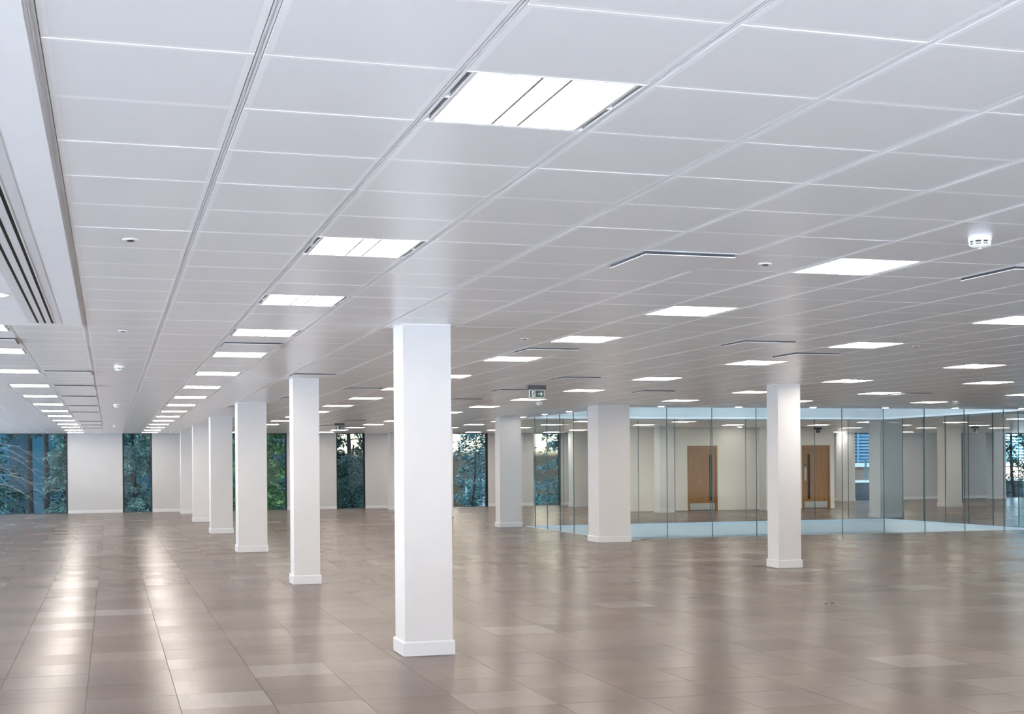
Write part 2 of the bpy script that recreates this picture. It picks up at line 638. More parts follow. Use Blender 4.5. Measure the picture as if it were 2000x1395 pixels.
# --- main bars of the ceiling grid, one part for each line
for k in range(-13, 68):
    x = GX + k * T
    spans = [(max(GY - 4 * T, (SOFY if k < 0 else -99)), YF)]
    if HX0 < x < HX1:
        spans = [(spans[0][0], HY0), (HY1, YF)]
    if CORE[0] < x < CORE[1]:
        spans = [s for s in ((spans[0][0], HY0), (HY1, CORE[2]), (CORE[3], YF)) if s[1] > s[0]]
    mb, ok = MB(), False
    for s0, s1 in spans:
        if to_pixel(x, s1, ZC)[0] > 2600:
            continue
        ok = True
        mb.box(x - BAR, x - .0035, s0, s1, ZC + .0005, ZC + .02)
        mb.box(x + .0035, x + BAR, s0, s1, ZC + .0005, ZC + .02)
        mb.box(x - .0035, x + .0035, s0, s1, ZC + .004, ZC + .02)
    if ok:
        mb.build('ceiling_bar', M['bar'], ceiling)

# --- floor panels
fpan = []
for i in range(-10, 70):
    for j in range(-12, 68):
        x0, y0 = FX0 + i * T, FY0 + j * T
        x1, y1 = x0 + T, min(y0 + T, YF)
        if y1 - y0 < 0.05:
            continue
        px = [to_pixel(a, b, 0) for a in (x0, x1) for b in (y0, y1)]
        if max(p[0] for p in px) < -1100 or min(p[0] for p in px) > 3100 or min(p[1] for p in px) > 3200:
            continue
        A = (AX0, AX1, AY0, AY1)
        if in_rect(x0, x1, y0, y1, A):
            ix0, ix1, iy0, iy1 = max(x0, AX0), min(x1, AX1), max(y0, AY0), min(y1, AY1)
            if ix1 - ix0 > T - .01 and iy1 - iy0 > T - .01:
                continue
            if iy1 - iy0 > T - 0.01 or not (ix1 - ix0 > T - .01):
                if ix0 > x0:
                    x1 = ix0
                else:
                    x0 = ix1
            else:
                if iy0 > y0:
                    y1 = iy0
                else:
                    y0 = iy1
            if x1 - x0 < .03 or y1 - y0 < .03:
                continue
        full = abs(x1 - x0 - T) < 1e-6 and abs(y1 - y0 - T) < 1e-6
        fpan.append((math.hypot((x0 + x1) / 2, (y0 + y1) / 2) + (0 if -40 < sum(p[0] for p in px) / 4 < 2040 and sum(p[1] for p in px) / 4 < 1440 else 500), x0, x1, y0, y1, full))
fpan.sort()
pan_me = MB().slab(-T / 2 + .0012, T / 2 - .0012, -T / 2 + .0012, T / 2 - .0012, -.007, 0, .0012, False).mesh(
    'floor_panel', M['floor'])
rest, count = MB(), 0
for d, x0, x1, y0, y1, full in fpan:
    dz = -rng.uniform(0, .0002)
    rx, ry = rng.gauss(0, .0006), rng.gauss(0, .0006)
    if full and count < 300:
        o = link('floor_panel', pan_me, floor, ((x0 + x1) / 2, (y0 + y1) / 2, dz))
        o.rotation_euler = (rx, ry, 0)
        count += 1
    else:
        n0 = len(rest.v)
        rest.slab(x0 + .0012, x1 - .0012, y0 + .0012, y1 - .0012, -.007, 0, .0012, False)
        xc, yc = (x0 + x1) / 2, (y0 + y1) / 2
        for q in range(n0, len(rest.v)):
            a, b_, c_ = rest.v[q]
            rest.v[q] = (a, b_, c_ + dz - (a - xc) * ry + (b_ - yc) * rx)
tag(rest.build('floor_panel_field', M['floor'], floor), 'floor panels further from the camera', kind='stuff')

# --- soffit on the left, with its edge trim
sof = MB()
sof.box(XL, SOFX, YB, SOFY, ZC - 0.012, ZC + .06)
soff = sof.build('trim_1', M['plaster'])
struct(soff, 'smooth white plasterboard soffit at the left edge of the ceiling', 'soffit')
e = MB()
e.box(SOFX + .0005, SOFX + .005, YB, SOFY, ZC + .004, ZC + .05)
e.box(SOFX + .005, GX - BAR - .001, YB, SOFY, ZC + .001, ZC + .05)
e.build('edge_trim', M['bar'], soff)

# --- plasterboard margin around the atrium
mg = ring(MB(), HX0 + .012, HX1 - .012, HY0 + .012, HY1 - .012, AX0, AX1, AY0, AY1, ZC, ZC + .05).build('trim_2', M['plaster'])
struct(mg, 'white plasterboard margin with downlights around the glazed atrium', 'ceiling trim')

# ------------------------------------------------------------------ walls
far_windows = [(-4.30, -1.39), (0.43, 1.43), (3.60, 6.14), (7.94, 9.00), (11.50, 13.69), (15.50, 16.60), (29.20, 31.60),
               (33.45, 34.50), (36.60, 39.60)]
WT = 0.30
wf = MB()
edges = [XL] + [q for p_ in far_windows for q in p_] + [XR]
for k in range(0, len(edges), 2):
    wf.box(edges[k], edges[k + 1], YF, YF + WT, -0.35, ZC + .45)
for a, b_ in far_windows:
    wf.box(a, b_, YF, YF + WT, ZC + .03, ZC + .45)
    wf.box(a, b_, YF, YF + WT, -.35, -0.012)
struct(wf.build('wall_far', M['wall']), 'off white far end wall broken by full height windows', 'wall')
bb = MB()
for k in range(0, len(edges), 2):
    bb.box(edges[k], edges[k + 1], YF - .016, YF - .001, 0.001, 0.11)
struct(bb.build('baseboard_far', M['skirting']), 'low white skirting along the far end wall', 'skirting')


def window_far(n, a, b_, label):
    root = struct(link('window_%d' % n, None, None, (a, YF + .10, 0)), label, 'window')
    wd, z0, z1, f = b_ - a, -0.012, ZC + .03, 0.055
    MB().box(0, f, 0, .09, z0, z1).build('frame_jamb', M['frame'], root)
    MB().box(wd - f, wd, 0, .09, z0, z1).build('frame_jamb', M['frame'], root)
    MB().box(f, wd - f, 0, .09, z0, z0 + .03).build('frame_rail', M['frame'], root)
    MB().box(f, wd - f, 0, .09, z1 - .05, z1).build('frame_rail', M['frame'], root)
    # dark reveal linings
    MB().box(-.001, .012, -.098, 0, z0, z1).build('reveal', M['frame'], root)
    MB().box(wd - .012, wd + .001, -.098, 0, z0, z1).build('reveal', M['frame'], root)
    MB().box(f, wd - f, .034, .052, z0 + .03, z1 - .05).build('pane', M['wglass'], root)
    return root


wl = ['wide full height window at far left with two dark trunks outside', 'narrow full height window between the left pale wall and the column row',
      'window with bright green shrubs between the white columns', 'narrow dark window left of the nearest column',
      'window with arching branches right of the nearest column', 'window behind the left glass screen of the atrium',
      'window with blue louvres outside, behind the atrium', 'thin window slit behind a column right of the atrium',
      'window with dark outdoor view at the far right']
for n, ((a, b_), lb) in enumerate(zip(far_windows, wl)):
    window_far(n + 1, a, b_, lb)

# the facades beside and behind the camera (out of frame) with the windows that light the hall
wlm = MB()
ys = [YB]
left_w = []
y = -3.6
while y < 46:
    left_w.append((y, y + 4.4))
    y += 4.8
prev = YB - .3
for a, b_ in left_w:
    wlm.box(XL - .3, XL, prev, a, -.35, ZC + .45)
    wlm.box(XL - .3, XL, a, b_, -.35, -.01)
    wlm.box(XL - .3, XL, a, b_, ZC, ZC + .45)
    prev = b_
wlm.box(XL - .3, XL, prev, YF + .3, -.35, ZC + .45)
struct(wlm.build('wall_left', M['wall']), 'off white window wall on the left, outside the frame', 'wall')
wbm = MB()
prev = XL
x = -7.0
while x < 36:
    wbm.box(prev, x, YB - .3, YB, -.35, ZC + .45)
    wbm.box(x, x + 4.2, YB - .3, YB, -.35, -.01)
    wbm.box(x, x + 4.2, YB - .3, YB, ZC, ZC + .45)
    prev = x + 4.2
    x += 4.6
wbm.box(prev, XR, YB - .3, YB, -.35, ZC + .45)
struct(wbm.build('wall_back', M['wall']), 'off white window wall behind the camera', 'wall')
wrm = MB()
prev = YB - .3
y = 30.0
while y < 46:
    wrm.box(XR, XR + .3, prev, y, -.35, ZC + .45)
    wrm.box(XR, XR + .3, y, y + 3.4, -.35, 0.0)
    wrm.box(XR, XR + .3, y, y + 3.4, ZC, ZC + .45)
    prev = y + 3.4
    y += 4.8
wrm.box(XR, XR + .3, prev, YF + .3, -.35, ZC + .45)
struct(wrm.build('wall_right', M['wall']), 'off white wall on the right, outside the frame', 'wall')

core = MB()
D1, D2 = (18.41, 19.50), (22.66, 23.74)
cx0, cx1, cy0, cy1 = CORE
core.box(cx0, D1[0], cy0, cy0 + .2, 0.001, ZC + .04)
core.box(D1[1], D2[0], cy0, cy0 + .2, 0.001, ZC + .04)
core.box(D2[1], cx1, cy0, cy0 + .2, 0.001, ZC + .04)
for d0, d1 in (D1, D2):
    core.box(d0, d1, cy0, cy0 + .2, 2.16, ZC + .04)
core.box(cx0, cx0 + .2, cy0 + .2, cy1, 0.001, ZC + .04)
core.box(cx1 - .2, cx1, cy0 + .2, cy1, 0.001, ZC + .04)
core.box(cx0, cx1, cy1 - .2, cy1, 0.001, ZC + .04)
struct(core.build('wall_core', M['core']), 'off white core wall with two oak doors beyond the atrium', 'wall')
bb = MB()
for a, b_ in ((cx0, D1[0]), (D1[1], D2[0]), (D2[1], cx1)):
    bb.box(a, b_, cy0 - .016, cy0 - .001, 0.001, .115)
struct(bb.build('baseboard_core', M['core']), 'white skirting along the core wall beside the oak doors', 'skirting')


def door(n, d, label, handed):
    r = struct(link('door_%d' % n, None, None, (d[0], cy0, 0)), label, 'door')
    w_, h, f = d[1] - d[0], 2.16, .065
    fr = MB()
    fr.box(0, f, -.012, .18, 0.002, h)
    fr.box(w_ - f, w_, -.012, .18, 0.002, h)
    fr.box(f, w_ - f, -.012, .18, h - f, h)
    fr.build('door_frame', M['wood'], r)
    leaf = MB().box(f + .004, w_ - f - .004, .02, .064, .008, h - f - .004).build('door_leaf', M['wood'], r)
    vx = w_ - f - .225 if handed else f + .16
    MB().box(vx, vx + .095, .012, .072, .32, 1.86).build('vision_panel', M['blackglass'], leaf)
    MB().box(f + .03, w_ - f - .03, .014, .019, .02, .235).build('kick_plate', M['steel'], leaf)
    if not handed:
        s = MB().lathe([(.045, -.002), (.045, .002)], 0, 0, 16).build('blue_sign', M['sign_blue'], leaf)
        s.rotation_euler = (math.pi / 2, 0, 0)
        s.location = (f + .075, .016, 1.50)
        MB().box(f + .045, f + .105, .012, .019, .95, 1.40).build('finger_plate', M['steel'], leaf)
    else:
        MB().box(f + .40, f + .42, .012, .019, .95, 1.0).build('pull_handle', M['steel'], leaf)
    return r


door(1, D1, 'oak door with black vision strip on its right side, steel kick plate', True)
door(2, D2, 'oak door with black vision strip on its left side and blue disc', False)
MB().box(cx0 + .2, cx1 - .2, cy0 + .24, cy0 + .3, .001, ZC).build('wall_core_lining', M['wall'])
struct(bpy.data.objects['wall_core_lining'], 'plain lining behind the two oak doors', 'wall')

# ------------------------------------------------------------------ atrium well
for side, bx in (('near', (AX0 - .2, AX1 + .2, AY0 - .2, AY0)), ('rear', (AX0 - .2, AX1 + .2, AY1, AY1 + .2)),
                 ('west', (AX0 - .2, AX0, AY0, AY1)), ('east', (AX1, AX1 + .2, AY0, AY1))):
    x0, x1, y0, y1 = bx
    m_ = MB().box(x0, x1, y0, y1, ZC + .05, 16.0)
    m_.box(x0, x1, y0, y1, -4.4, -0.36)
    wo = m_.build('wall_atrium_' + side, M['fascia'])
    names = {'near': 'nearest the camera', 'rear': 'on the far side', 'west': 'on the left side', 'east': 'on the right side'}
    struct(wo, 'pale fascia of the atrium well ' + names[side], 'fascia')
    # slab edge strip just below floor level
    t = 0.05
    if side == 'near':
        q = (AX0, AX1, AY0, AY0 + t)
    elif side == 'rear':
        q = (AX0, AX1, AY1 - t, AY1)
    elif side == 'west':
        q = (AX0, AX0 + t, AY0 + t, AY1 - t)
    else:
        q = (AX1 - t, AX1, AY0 + t, AY1 - t)
    MB().box(*q, -.36, -.075).build('slab_edge', M['fascia'], wo)
    MB().box(*q, -.072, -.004).build('glass_shoe', M['fascia_trim'], wo)
sky_r = struct(link('window_10', None, None, ((AX0 + AX1) / 2, (AY0 + AY1) / 2, 16.0)), 'glazed skylight closing the top of the atrium well', 'skylight')
hx, hy = (AX1 - AX0) / 2 + .2, (AY1 - AY0) / 2 + .2
for k in range(8):
    a = -hx + k * hx / 4
    MB().box(a, a + hx / 4 - .05, -hy, hy, .02, .04).build('pane', M['skyglass'], sky_r)
for k in range(9):
    a = -hx + k * hx / 4
    MB().box(a - .05, a, -hy, hy, 0, .10).build('rafter', M['white_clad'], sky_r)
af = MB().box(AX0 - .2, AX1 + .2, AY0 - .2, AY1 + .2, -4.6, -4.4).build('floor_atrium', M['paving'])
struct(af, 'pale paved floor at the bottom of the atrium well', 'floor')


def screen(name, label, pts, axis, fixed):
    """row of frameless panes along one side; pts are the joint positions"""
    r = thing(name, label, 'glass screen', (0, 0, 0))
    th, z0, z1 = .019, 0.0, ZC - .003
    for a, b_ in zip(pts[:-1], pts[1:]):
        if axis == 'x':
            bx = (a + .006, b_ - .006, fixed - th / 2, fixed + th / 2)
        else:
            bx = (fixed - th / 2, fixed + th / 2, a + .006, b_ - .006)
        MB().box(*bx, z0, z1).build('pane', M['glass'], r)
    for a in pts[1:-1]:
        if axis == 'x':
            bx = (a - .0055, a + .0055, fixed - th / 2, fixed + th / 2)
        else:
            bx = (fixed - th / 2, fixed + th / 2, a - .0055, a + .0055)
        MB().box(*bx, z0, z1).build('joint', M['joint'], r)
    return r


jx = [AX0 + .02] + [11.265 + 1.041 * k for k in range(9)] + [AX1 - .02]
jy = [AY0 + .045] + [27.12 + .972 * k for k in range(6)] + [AY1 - .045]
screen('glass_screen', 'long frameless glass screen on the near side of the atrium', jx, 'x', AY0 + .025)
screen('glass_screen', 'frameless glass screen on the far side of the atrium before the doors', jx, 'x', AY1 - .025)
screen('glass_screen', 'frameless glass screen on the left between the two atrium columns', jy, 'y', AX0 + .025)
screen('glass_screen', 'frameless glass screen on the right side of the atrium', jy, 'y', AX1 - .025)

up = ring(MB(), XL - .3, XR + .3, YB - .3, YF + .3, AX0 - .21, AX1 + .21, AY0 - .21, AY1 + .21, ZC + .455, 16.1)
struct(up.build('wall_upper', M['white_clad']), 'upper storeys of the building above the ceiling', 'building')

blocker = MB().box(46.0, 68.0, 28.0, 48.5, -3.2, 16.1)  # unseen block added to keep the sun off the louvred building
struct(blocker.build('wall_sun_blocker', M['white_clad']), 'added unseen wing of the building to the right, outside the frame', 'building')

# ------------------------------------------------------------------ columns
cols = [
    (2.318, 2.757, 10.903, 11.326, 'square white column nearest the camera'),
    (2.336, 2.716, 18.020, 18.430, 'white column directly behind the nearest one, second in the left row'),
    (2.245, 2.805, 25.130, 25.700, 'third white column in the left row'),
    (2.264, 2.804, 32.380, 32.930, 'fourth white column in the left row'),
    (2.274, 2.814, 39.460, 40.000, 'fifth white column in the left row'),
    (2.279, 2.820, 46.500, 47.050, 'sixth and farthest white column in the left row, by the far wall'),
    (9.574, 9.978, 18.115, 18.500, 'free standing pinkish white column at right in front of the glass screen'),
    (9.390, 10.095, 25.330, 26.000, 'broad pinkish white column at the near left corner of the atrium'),
    (9.400, 9.995, 32.500, 32.960, 'bright white column at the far left corner of the atrium'),
    (9.390, 9.955, 39.400, 39.960, 'white column partly hidden behind the right edge of the nearest column'),
    (9.500, 10.050, 46.700, 47.250, 'white column by the far wall, just left of the nearest column'),
    (16.25, 16.85, 46.500, 47.050, 'white column seen through the left glass screen of the atrium'),
    (16.80, 17.31, 39.700, 40.200, 'white column left of the first oak door, behind the glass'),
    (20.70, 21.20, 40.000, 40.500, 'white column between the two oak doors, behind the glass'),
    (27.70, 28.32, 40.150, 40.750, 'white column seen through the right glass screen of the atrium'),
    (27.95, 28.52, 47.450, 48.000, 'bluish white column beside the louvre window, behind the glass'),
    (20.76, 21.54, 33.250, 33.850, 'broad white column at the far right corner of the atrium'),
    (34.95, 35.55, 47.400, 47.950, 'brightly lit column near the right edge, behind the glass'),
]
for x0, x1, y0, y1, lb in cols:
    w2, d2, s = (x1 - x0) / 2, (y1 - y0) / 2, .016
    r = thing('column', lb, 'column', ((x0 + x1) / 2, (y0 + y1) / 2, 0), 'white square columns')
    k = MB()
    k.box(-w2 + s, w2 - s, -d2 + s, d2 - s, 0.0005, ZC + .002)
    k.build('shaft', M['column'], r)
    b = MB()
    # mitred skirting ring with a chamfered top
    n = len(b.v)
    rings = [(0, 0.003), (0, .112), (.007, .122), (s - .001, .122)]
    for ins, z in rings:
        b.v += [(-w2 + ins, -d2 + ins, z), (w2 - ins, -d2 + ins, z), (w2 - ins, d2 - ins, z), (-w2 + ins, d2 - ins, z)]
    for i in range(3):
        for q in range(4):
            q2 = (q + 1) % 4
            b.f.append((n + i * 4 + q, n + i * 4 + q2, n + i * 4 + 4 + q2, n + i * 4 + 4 + q))
            b.mi.append(0)
    b.build('skirting', M['skirting'], r)
    rr = MB()
    rr.box(-w2 + s - .003, w2 - s + .003, -d2 + s - .003, d2 - s + .003, ZC - .006, ZC - .001)
    rr.build('head_trim', M['bar'], r)

# ------------------------------------------------------------------ ceiling lights
proto = link('ceiling_light', None)
proto['category'] = 'ceiling light'
f = MB()
h = .295
f.box(-h + .004, -.285, -h, h, 0, .03)
f.box(.285, h - .004, -h, h, 0, .03)
f.box(-.285, .285, -h, -.286, 0, .03)
f.box(-.285, .285, .286, h, 0, .03)
for s in (-1, 1):
    a, b_ = sorted((s * .252, s * .266))
    f.box(a, b_, -.286, .286, 0, .03)
    a, b_ = sorted((s * .266, s * .285))
    f.box(a, b_, -.004, .004, 0, .03)
fr_ = f.build('frame', M['lampframe'], proto)
for s in (-1, 1):
    a, b_ = sorted((s * .041, s * .052))
    MB().box(a, b_, -.286, .286, .0006, .03).build('divider', M['divider'], proto)
    a, b_ = sorted((s * .266, s * .285))
    for y0, y1 in ((-.286, -.004), (.004, .286)):
        MB().box(a, b_, y0, y1, .022, .04).build('air_slot', M['slot'], proto)
for a, b_ in ((-.252, -.052), (-.041, .041), (.052, .252)):
    MB().box(a, b_, -.286, .286, .003, .03, mi=1, bottom=0).build('diffuser', [M['lamp'], M['lampframe']], proto)
ORD = ['nearest', 'second nearest', 'third nearest', 'fourth nearest', 'fifth nearest', 'sixth nearest', 'seventh nearest',
       'eighth nearest', 'ninth nearest', 'tenth nearest', 'eleventh nearest', 'twelfth nearest', 'thirteenth nearest',
       'fourteenth nearest', 'fifteenth nearest', 'sixteenth nearest']
ROWN = {-7: 'in the short row at the far left edge', -2: 'in the row along the left edge',
        2: 'in the row left of the nearest column', 7: 'in the first row right of the nearest column',
        12: 'in the second row right of the nearest column', 17: 'in the third row right of the nearest column',
        21: 'in the fourth row right of the nearest column', 26: 'in the fifth row right of the nearest column',
        31: 'in the sixth row right of the nearest column', 36: 'in the seventh row right of the nearest column',
        41: 'in the eighth row right of the nearest column', 46: 'in the ninth row right of the nearest column',
        51: 'in the tenth row right of the nearest column'}
first = True
for u in U_ROWS:
    vs = sorted(v for (a, v) in light_cells if a == u)
    for k, v in enumerate(vs):
        x0, x1, y0, y1 = cell_rect(u, v)
        loc = ((x0 + x1) / 2, (y0 + y1) / 2, ZC)
        lb = ORD[k] + ' lit square ceiling light ' + ROWN[u]
        if first:
            proto.location = loc
            proto['label'] = lb
            proto['group'] = 'square ceiling lights'
            first = False
        else:
            copy_tree(proto, loc, lb, 'square ceiling lights')

# ------------------------------------------------------------------ dropped-plate air diffusers
dp = link('air_diffuser', None)
dp['category'] = 'air diffuser'
h = T / 2 - BAR - GAP
MB().box(-h, h, -h, h, .0, .016).build('base_plate', M['bar'], dp)
pl = MB().slab(-h + .016, h - .016, -h + .016, h - .016, -.0185, -.0145, .0015).build('face_plate', M['tile'], dp)
sk = MB()
hs = h - .02
nb = 54
for k in range(nb):
    c_ = -hs + (k + .5) * 2 * hs / nb
    for s in (-1, 1):
        sk.box(c_ - .0032, c_ + .0032, s * hs - .002, s * hs + .002, -.0145, 0)
        sk.box(s * hs - .002, s * hs + .002, c_ - .0032, c_ + .0032, -.0145, 0)
tag(sk.build('perforated_edge', M['perf'], dp), kind='stuff')
ib = MB().box(-hs + .01, hs - .01, -hs + .01, hs - .01, -.0145, 0)
ib.build('dark_throat', M['slotblack'], dp)
dl = {(5, 5): 'dropped plate air diffuser with dotted edge, left of the nearest right hand light',
      (9, 5): 'dropped plate air diffuser cut by the right edge of the picture',
      (10, 13): 'dropped plate air diffuser above the right free standing column, the left of two',
      (12, 15): 'dropped plate air diffuser above the right free standing column, the right of two',
      (2, 15): 'air diffuser between lights in the row left of the nearest column',
      (7, 15): 'air diffuser above the exit sign, right of the nearest column',
      (-2, 15): 'air diffuser between the nearest lights at the left edge',
      (4, 22): 'air diffuser above the second column of the left row',
      (10, 22): 'air diffuser right of the exit sign, above the broad atrium column',
      (6, 27): 'air diffuser just left of the nearest column head',
      (10, 27): 'air diffuser just left of the nearer exit sign',
      (14, 27): 'air diffuser over the margin of the glazed atrium, right of the broad column',
      (22, 27): 'air diffuser in line with lights above the right end of the glass screen',
      (10, 32): 'air diffuser left of and below the nearer exit sign',
      (5, 32): 'air diffuser left of the second column of the left row',
      (4, 38): 'air diffuser left of the third column of the left row',
      (10, 51): 'air diffuser in front of the farther exit sign',
      (10, 58): 'air diffuser just behind the farther exit sign'}
k = 0
first = True
for (u, v) in diffuser_cells:
    x0, x1, y0, y1 = cell_rect(u, v)
    loc = ((x0 + x1) / 2, (y0 + y1) / 2, ZC)
    if u == -1:
        lb = ORD[k] + ' air diffuser in the line between the left lights and the detectors'
        k += 1
    else:
        lb = dl[(u, v)]
    if first:
        dp.location, dp['label'], dp['group'], first = loc, lb, 'dropped plate air diffusers', False
    else:
        copy_tree(dp, loc, lb, 'dropped plate air diffusers')

# ------------------------------------------------------------------ slot diffuser in the soffit
sl = thing('slot_diffuser', 'long three slot air diffuser in the soffit at upper left', 'air diffuser', (-0.485, 0, ZC - .012))
y0, y1 = -3.0, 11.41
MB().box(-.125, -.072, y0, y1, -.002, .01).build('flange', M['bar'], sl)
MB().box(.072, .125, y0, y1, -.002, .01).build('flange', M['bar'], sl)
MB().box(-.072, .072, y1 - .02, y1, -.002, .01).build('end_cap', M['bar'], sl)
for c_ in (-.0275, .0275):
    MB().box(c_ - .0185, c_ + .0185, y0, y1 - .02, -.004, .008).build('blade', M['bar'], sl)
MB().box(-.072, -.064, y0, y1 - .02, -.004, .008).build('blade', M['bar'], sl)
MB().box(.064, .072, y0, y1 - .02, -.004, .008).build('blade', M['bar'], sl)
for c_ in (-.055, 0, .055):
    MB().box(c_ - .009, c_ + .009, y0, y1 - .02, -.0008, .003).build('slot', M['slotblack'], sl)


def downlight(loc, label, lens=None):
    r = thing('downlight', label, 'downlight', loc, 'round downlights')
    MB().lathe([(.062, .0), (.085, -.006), (.09, -.001), (.09, .02)], seg=24).build('trim_ring', M['white_plastic'], r)
    b = MB().lathe([(.06, -.0075), (.06, -.0005)], seg=24)
    b.build('lens', lens or M['down'], r)
    return r


for k, y in enumerate((28.45, 30.2, 31.95)):
    downlight((9.86, y, ZC), ['nearest', 'middle', 'farthest'][k] + ' of three downlights left of the atrium glass')
for k, x in enumerate((10.95, 12.72, 14.48, 16.24, 18.01, 19.75)):
    downlight((x, 25.78, ZC), ['first', 'second', 'third', 'fourth', 'fifth', 'sixth'][k]
              + ' downlight from the broad column along the near glass screen')
downlight((-.72, 9.58, ZC - .012), 'downlight in the soffit at the left edge of the picture')
downlight((20.05, 40.55, ZC), 'downlight washing the wall right of the first oak door')

# ------------------------------------------------------------------ detectors and sensors
def detector(u, v, label):
    r = thing('smoke_detector', label, 'smoke detector', (GX + u * T, GY + v * T, ZC), 'smoke detectors')
    MB().lathe([(.058, 0), (.060, -.018), (.056, -.022)], seg=24).build('base', M['white_plastic'], r)
    MB().lathe([(.050, -.0225), (.050, -.040)], seg=24).build('sensing_chamber', M['dark_plastic'], r)
    ribs = MB()
    for k in range(8):
        a = 2 * math.pi * (k + .5) / 8
        ca, sa = math.cos(a), math.sin(a)
        ribs.tube([(.053 * ca, .053 * sa, -.021), (.049 * ca, .049 * sa, -.045)], [.006, .006], 6)
    ribs.build('rib_cage', M['white_plastic'], r)
    MB().lathe([(.052, -.031), (.053, -.034), (.052, -.036)], seg=24).build('band', M['white_plastic'], r)
    MB().lathe([(.048, -.041), (.046, -.048), (.030, -.055), (.012, -.057)], seg=24).build('cap', M['white_plastic'], r)
    MB().lathe([(.008, -.0575), (.008, -.062), (.004, -.064)], seg=12).build('indicator', M['white_plastic'], r)
    return r


detector(7.60, 3.62, 'large white smoke detector near the right edge of the ceiling')
detector(.50, 20.62, 'smoke detector nearest the camera in the left lane of tiles')
detector(.53, 37.2, 'second smoke detector in the left lane of tiles')
detector(.55, 59.0, 'farthest smoke detector in the left lane of tiles')
detector(13.36, 34.1, 'smoke detector just below the nearer exit sign')
detector(26.9, 31.6, 'smoke detector beside the lights at far right above the glass')
detector(3.6, 70.3, 'tiny smoke detector near the far wall beside the column row')


def sensor(u, v, label):
    r = thing('ceiling_sensor', label, 'sensor', (GX + u * T, GY + v * T, ZC), 'flush round sensors')
    MB().lathe([(.040, .0), (.042, -.003), (.036, -.006)], seg=24).build('ring', M['white_plastic'], r)
    MB().lathe([(.020, -.0062), (.018, -.010), (.010, -.012)], seg=16).build('lens', M['grey_metal'], r)


sensor(.49, 5.54, 'flush round sensor in the second tile lane at left, nearest the camera')
sensor(.50, 13.6, 'flush round sensor at left just beyond the end of the soffit')
sensor(6.5, 5.5, 'flush round sensor left of the nearest right hand light')
sensor(6.5, 13.5, 'flush round sensor above the exit sign, left of a ceiling light')
sensor(13.43, 13.42, 'flush round sensor right of the light above the free standing column')


# ------------------------------------------------------------------ exit signs
def exit_sign(loc, label, arrow, wd=.235):
    r = thing('exit_sign', label, 'exit sign', loc, 'hanging green exit signs')
    MB().box(-.137, .137, -.035, .035, -.066, 0).build('housing', M['grey_metal'], r)
    MB().box(-wd / 2, wd / 2, -.008, .008, -.185, -.062).build('panel', M['sign_white'], r)
    f_ = MB().box(-wd / 2 + .008, wd / 2 - .008, -.0095, -.0081, -.178, -.076).build('green_face', M['sign_green'], r)
    g = MB()
    y0, y1 = -.0108, -.0096
    zc = -.127

    def sh(poly, ox=0):
        return [(x + ox, z + zc) for x, z in poly]
    if arrow == 'up':
        g.prism(sh([(-.008, -.03), (.008, -.03), (.008, .005), (-.008, .005)]), y0, y1)
        g.prism(sh([(-.030, .0), (.0, .034), (.030, .0), (.014, .0), (0, .016), (-.014, .0)]), y0, y1)
        g.build('pictogram', M['sign_white'], f_)
        return r
    s = 1 if arrow == 'right' else -1
    # doorway with the running figure left out of it in green
    dx = -s * .052
    MB().prism(sh([(-.027, -.042), (.027, -.042), (.027, .042), (-.027, .042)], dx), y0, y1).build('doorway', M['sign_white'], f_)
    y2, y3 = -.0120, -.0109
    fig = MB()
    P = lambda poly: [(x * s + dx, z + zc) for x, z in (poly if s > 0 else list(reversed(poly)))]
    hd = [(.010 + .0085 * math.cos(t * math.pi / 6), .029 + .0085 * math.sin(t * math.pi / 6)) for t in range(12)]
    fig.prism(P(hd), y2, y3)
    fig.prism(P([(-.010, -.008), (.004, -.011), (.013, .014), (.004, .020), (-.004, .016)]), y2, y3)
    fig.prism(P([(.004, .019), (.012, .014), (.022, .004), (.027, .008), (.014, .019)]), y2, y3)
    fig.prism(P([(-.021, .004), (-.016, .001), (-.006, .011), (.002, .018), (-.006, .018), (-.013, .012)]), y2, y3)
    fig.prism(P([(-.003, -.011), (.006, -.010), (.019, -.024), (.016, -.040), (.010, -.040), (.011, -.026)]), y2, y3)
    fig.prism(P([(-.010, -.008), (.002, -.010), (-.009, -.028), (-.026, -.030), (-.026, -.023), (-.013, -.021)]), y2, y3)
    fig.build('running_figure', M['sign_green'], f_)
    ax = s * .052
    Q = lambda poly: [(x * s + ax, z + zc) for x, z in (poly if s > 0 else list(reversed(poly)))]
    g.prism(Q([(-.038, -.006), (.022, -.006), (.022, .006), (-.038, .006)]), y0, y1)
    g.prism(Q([(.038, 0), (.012, .030), (.000, .030), (.026, 0)]), y0, y1)
    g.prism(Q([(.038, 0), (.026, 0), (.000, -.030), (.012, -.030)]), y0, y1)
    g.build('arrow', M['sign_white'], f_)
    return r


exit_sign((6.105, 19.08, ZC), 'green exit sign with running figure and right arrow, nearer of two', 'right')
exit_sign((6.125, 37.15, ZC), 'small distant exit sign with right arrow, left of the nearest column', 'right')
exit_sign((23.17, 40.95, ZC), 'green up arrow exit sign above the second oak door', 'up', .17)
exit_sign((28.45, 39.6, ZC - .001), 'exit sign with left arrow seen through the right glass screen', 'left')

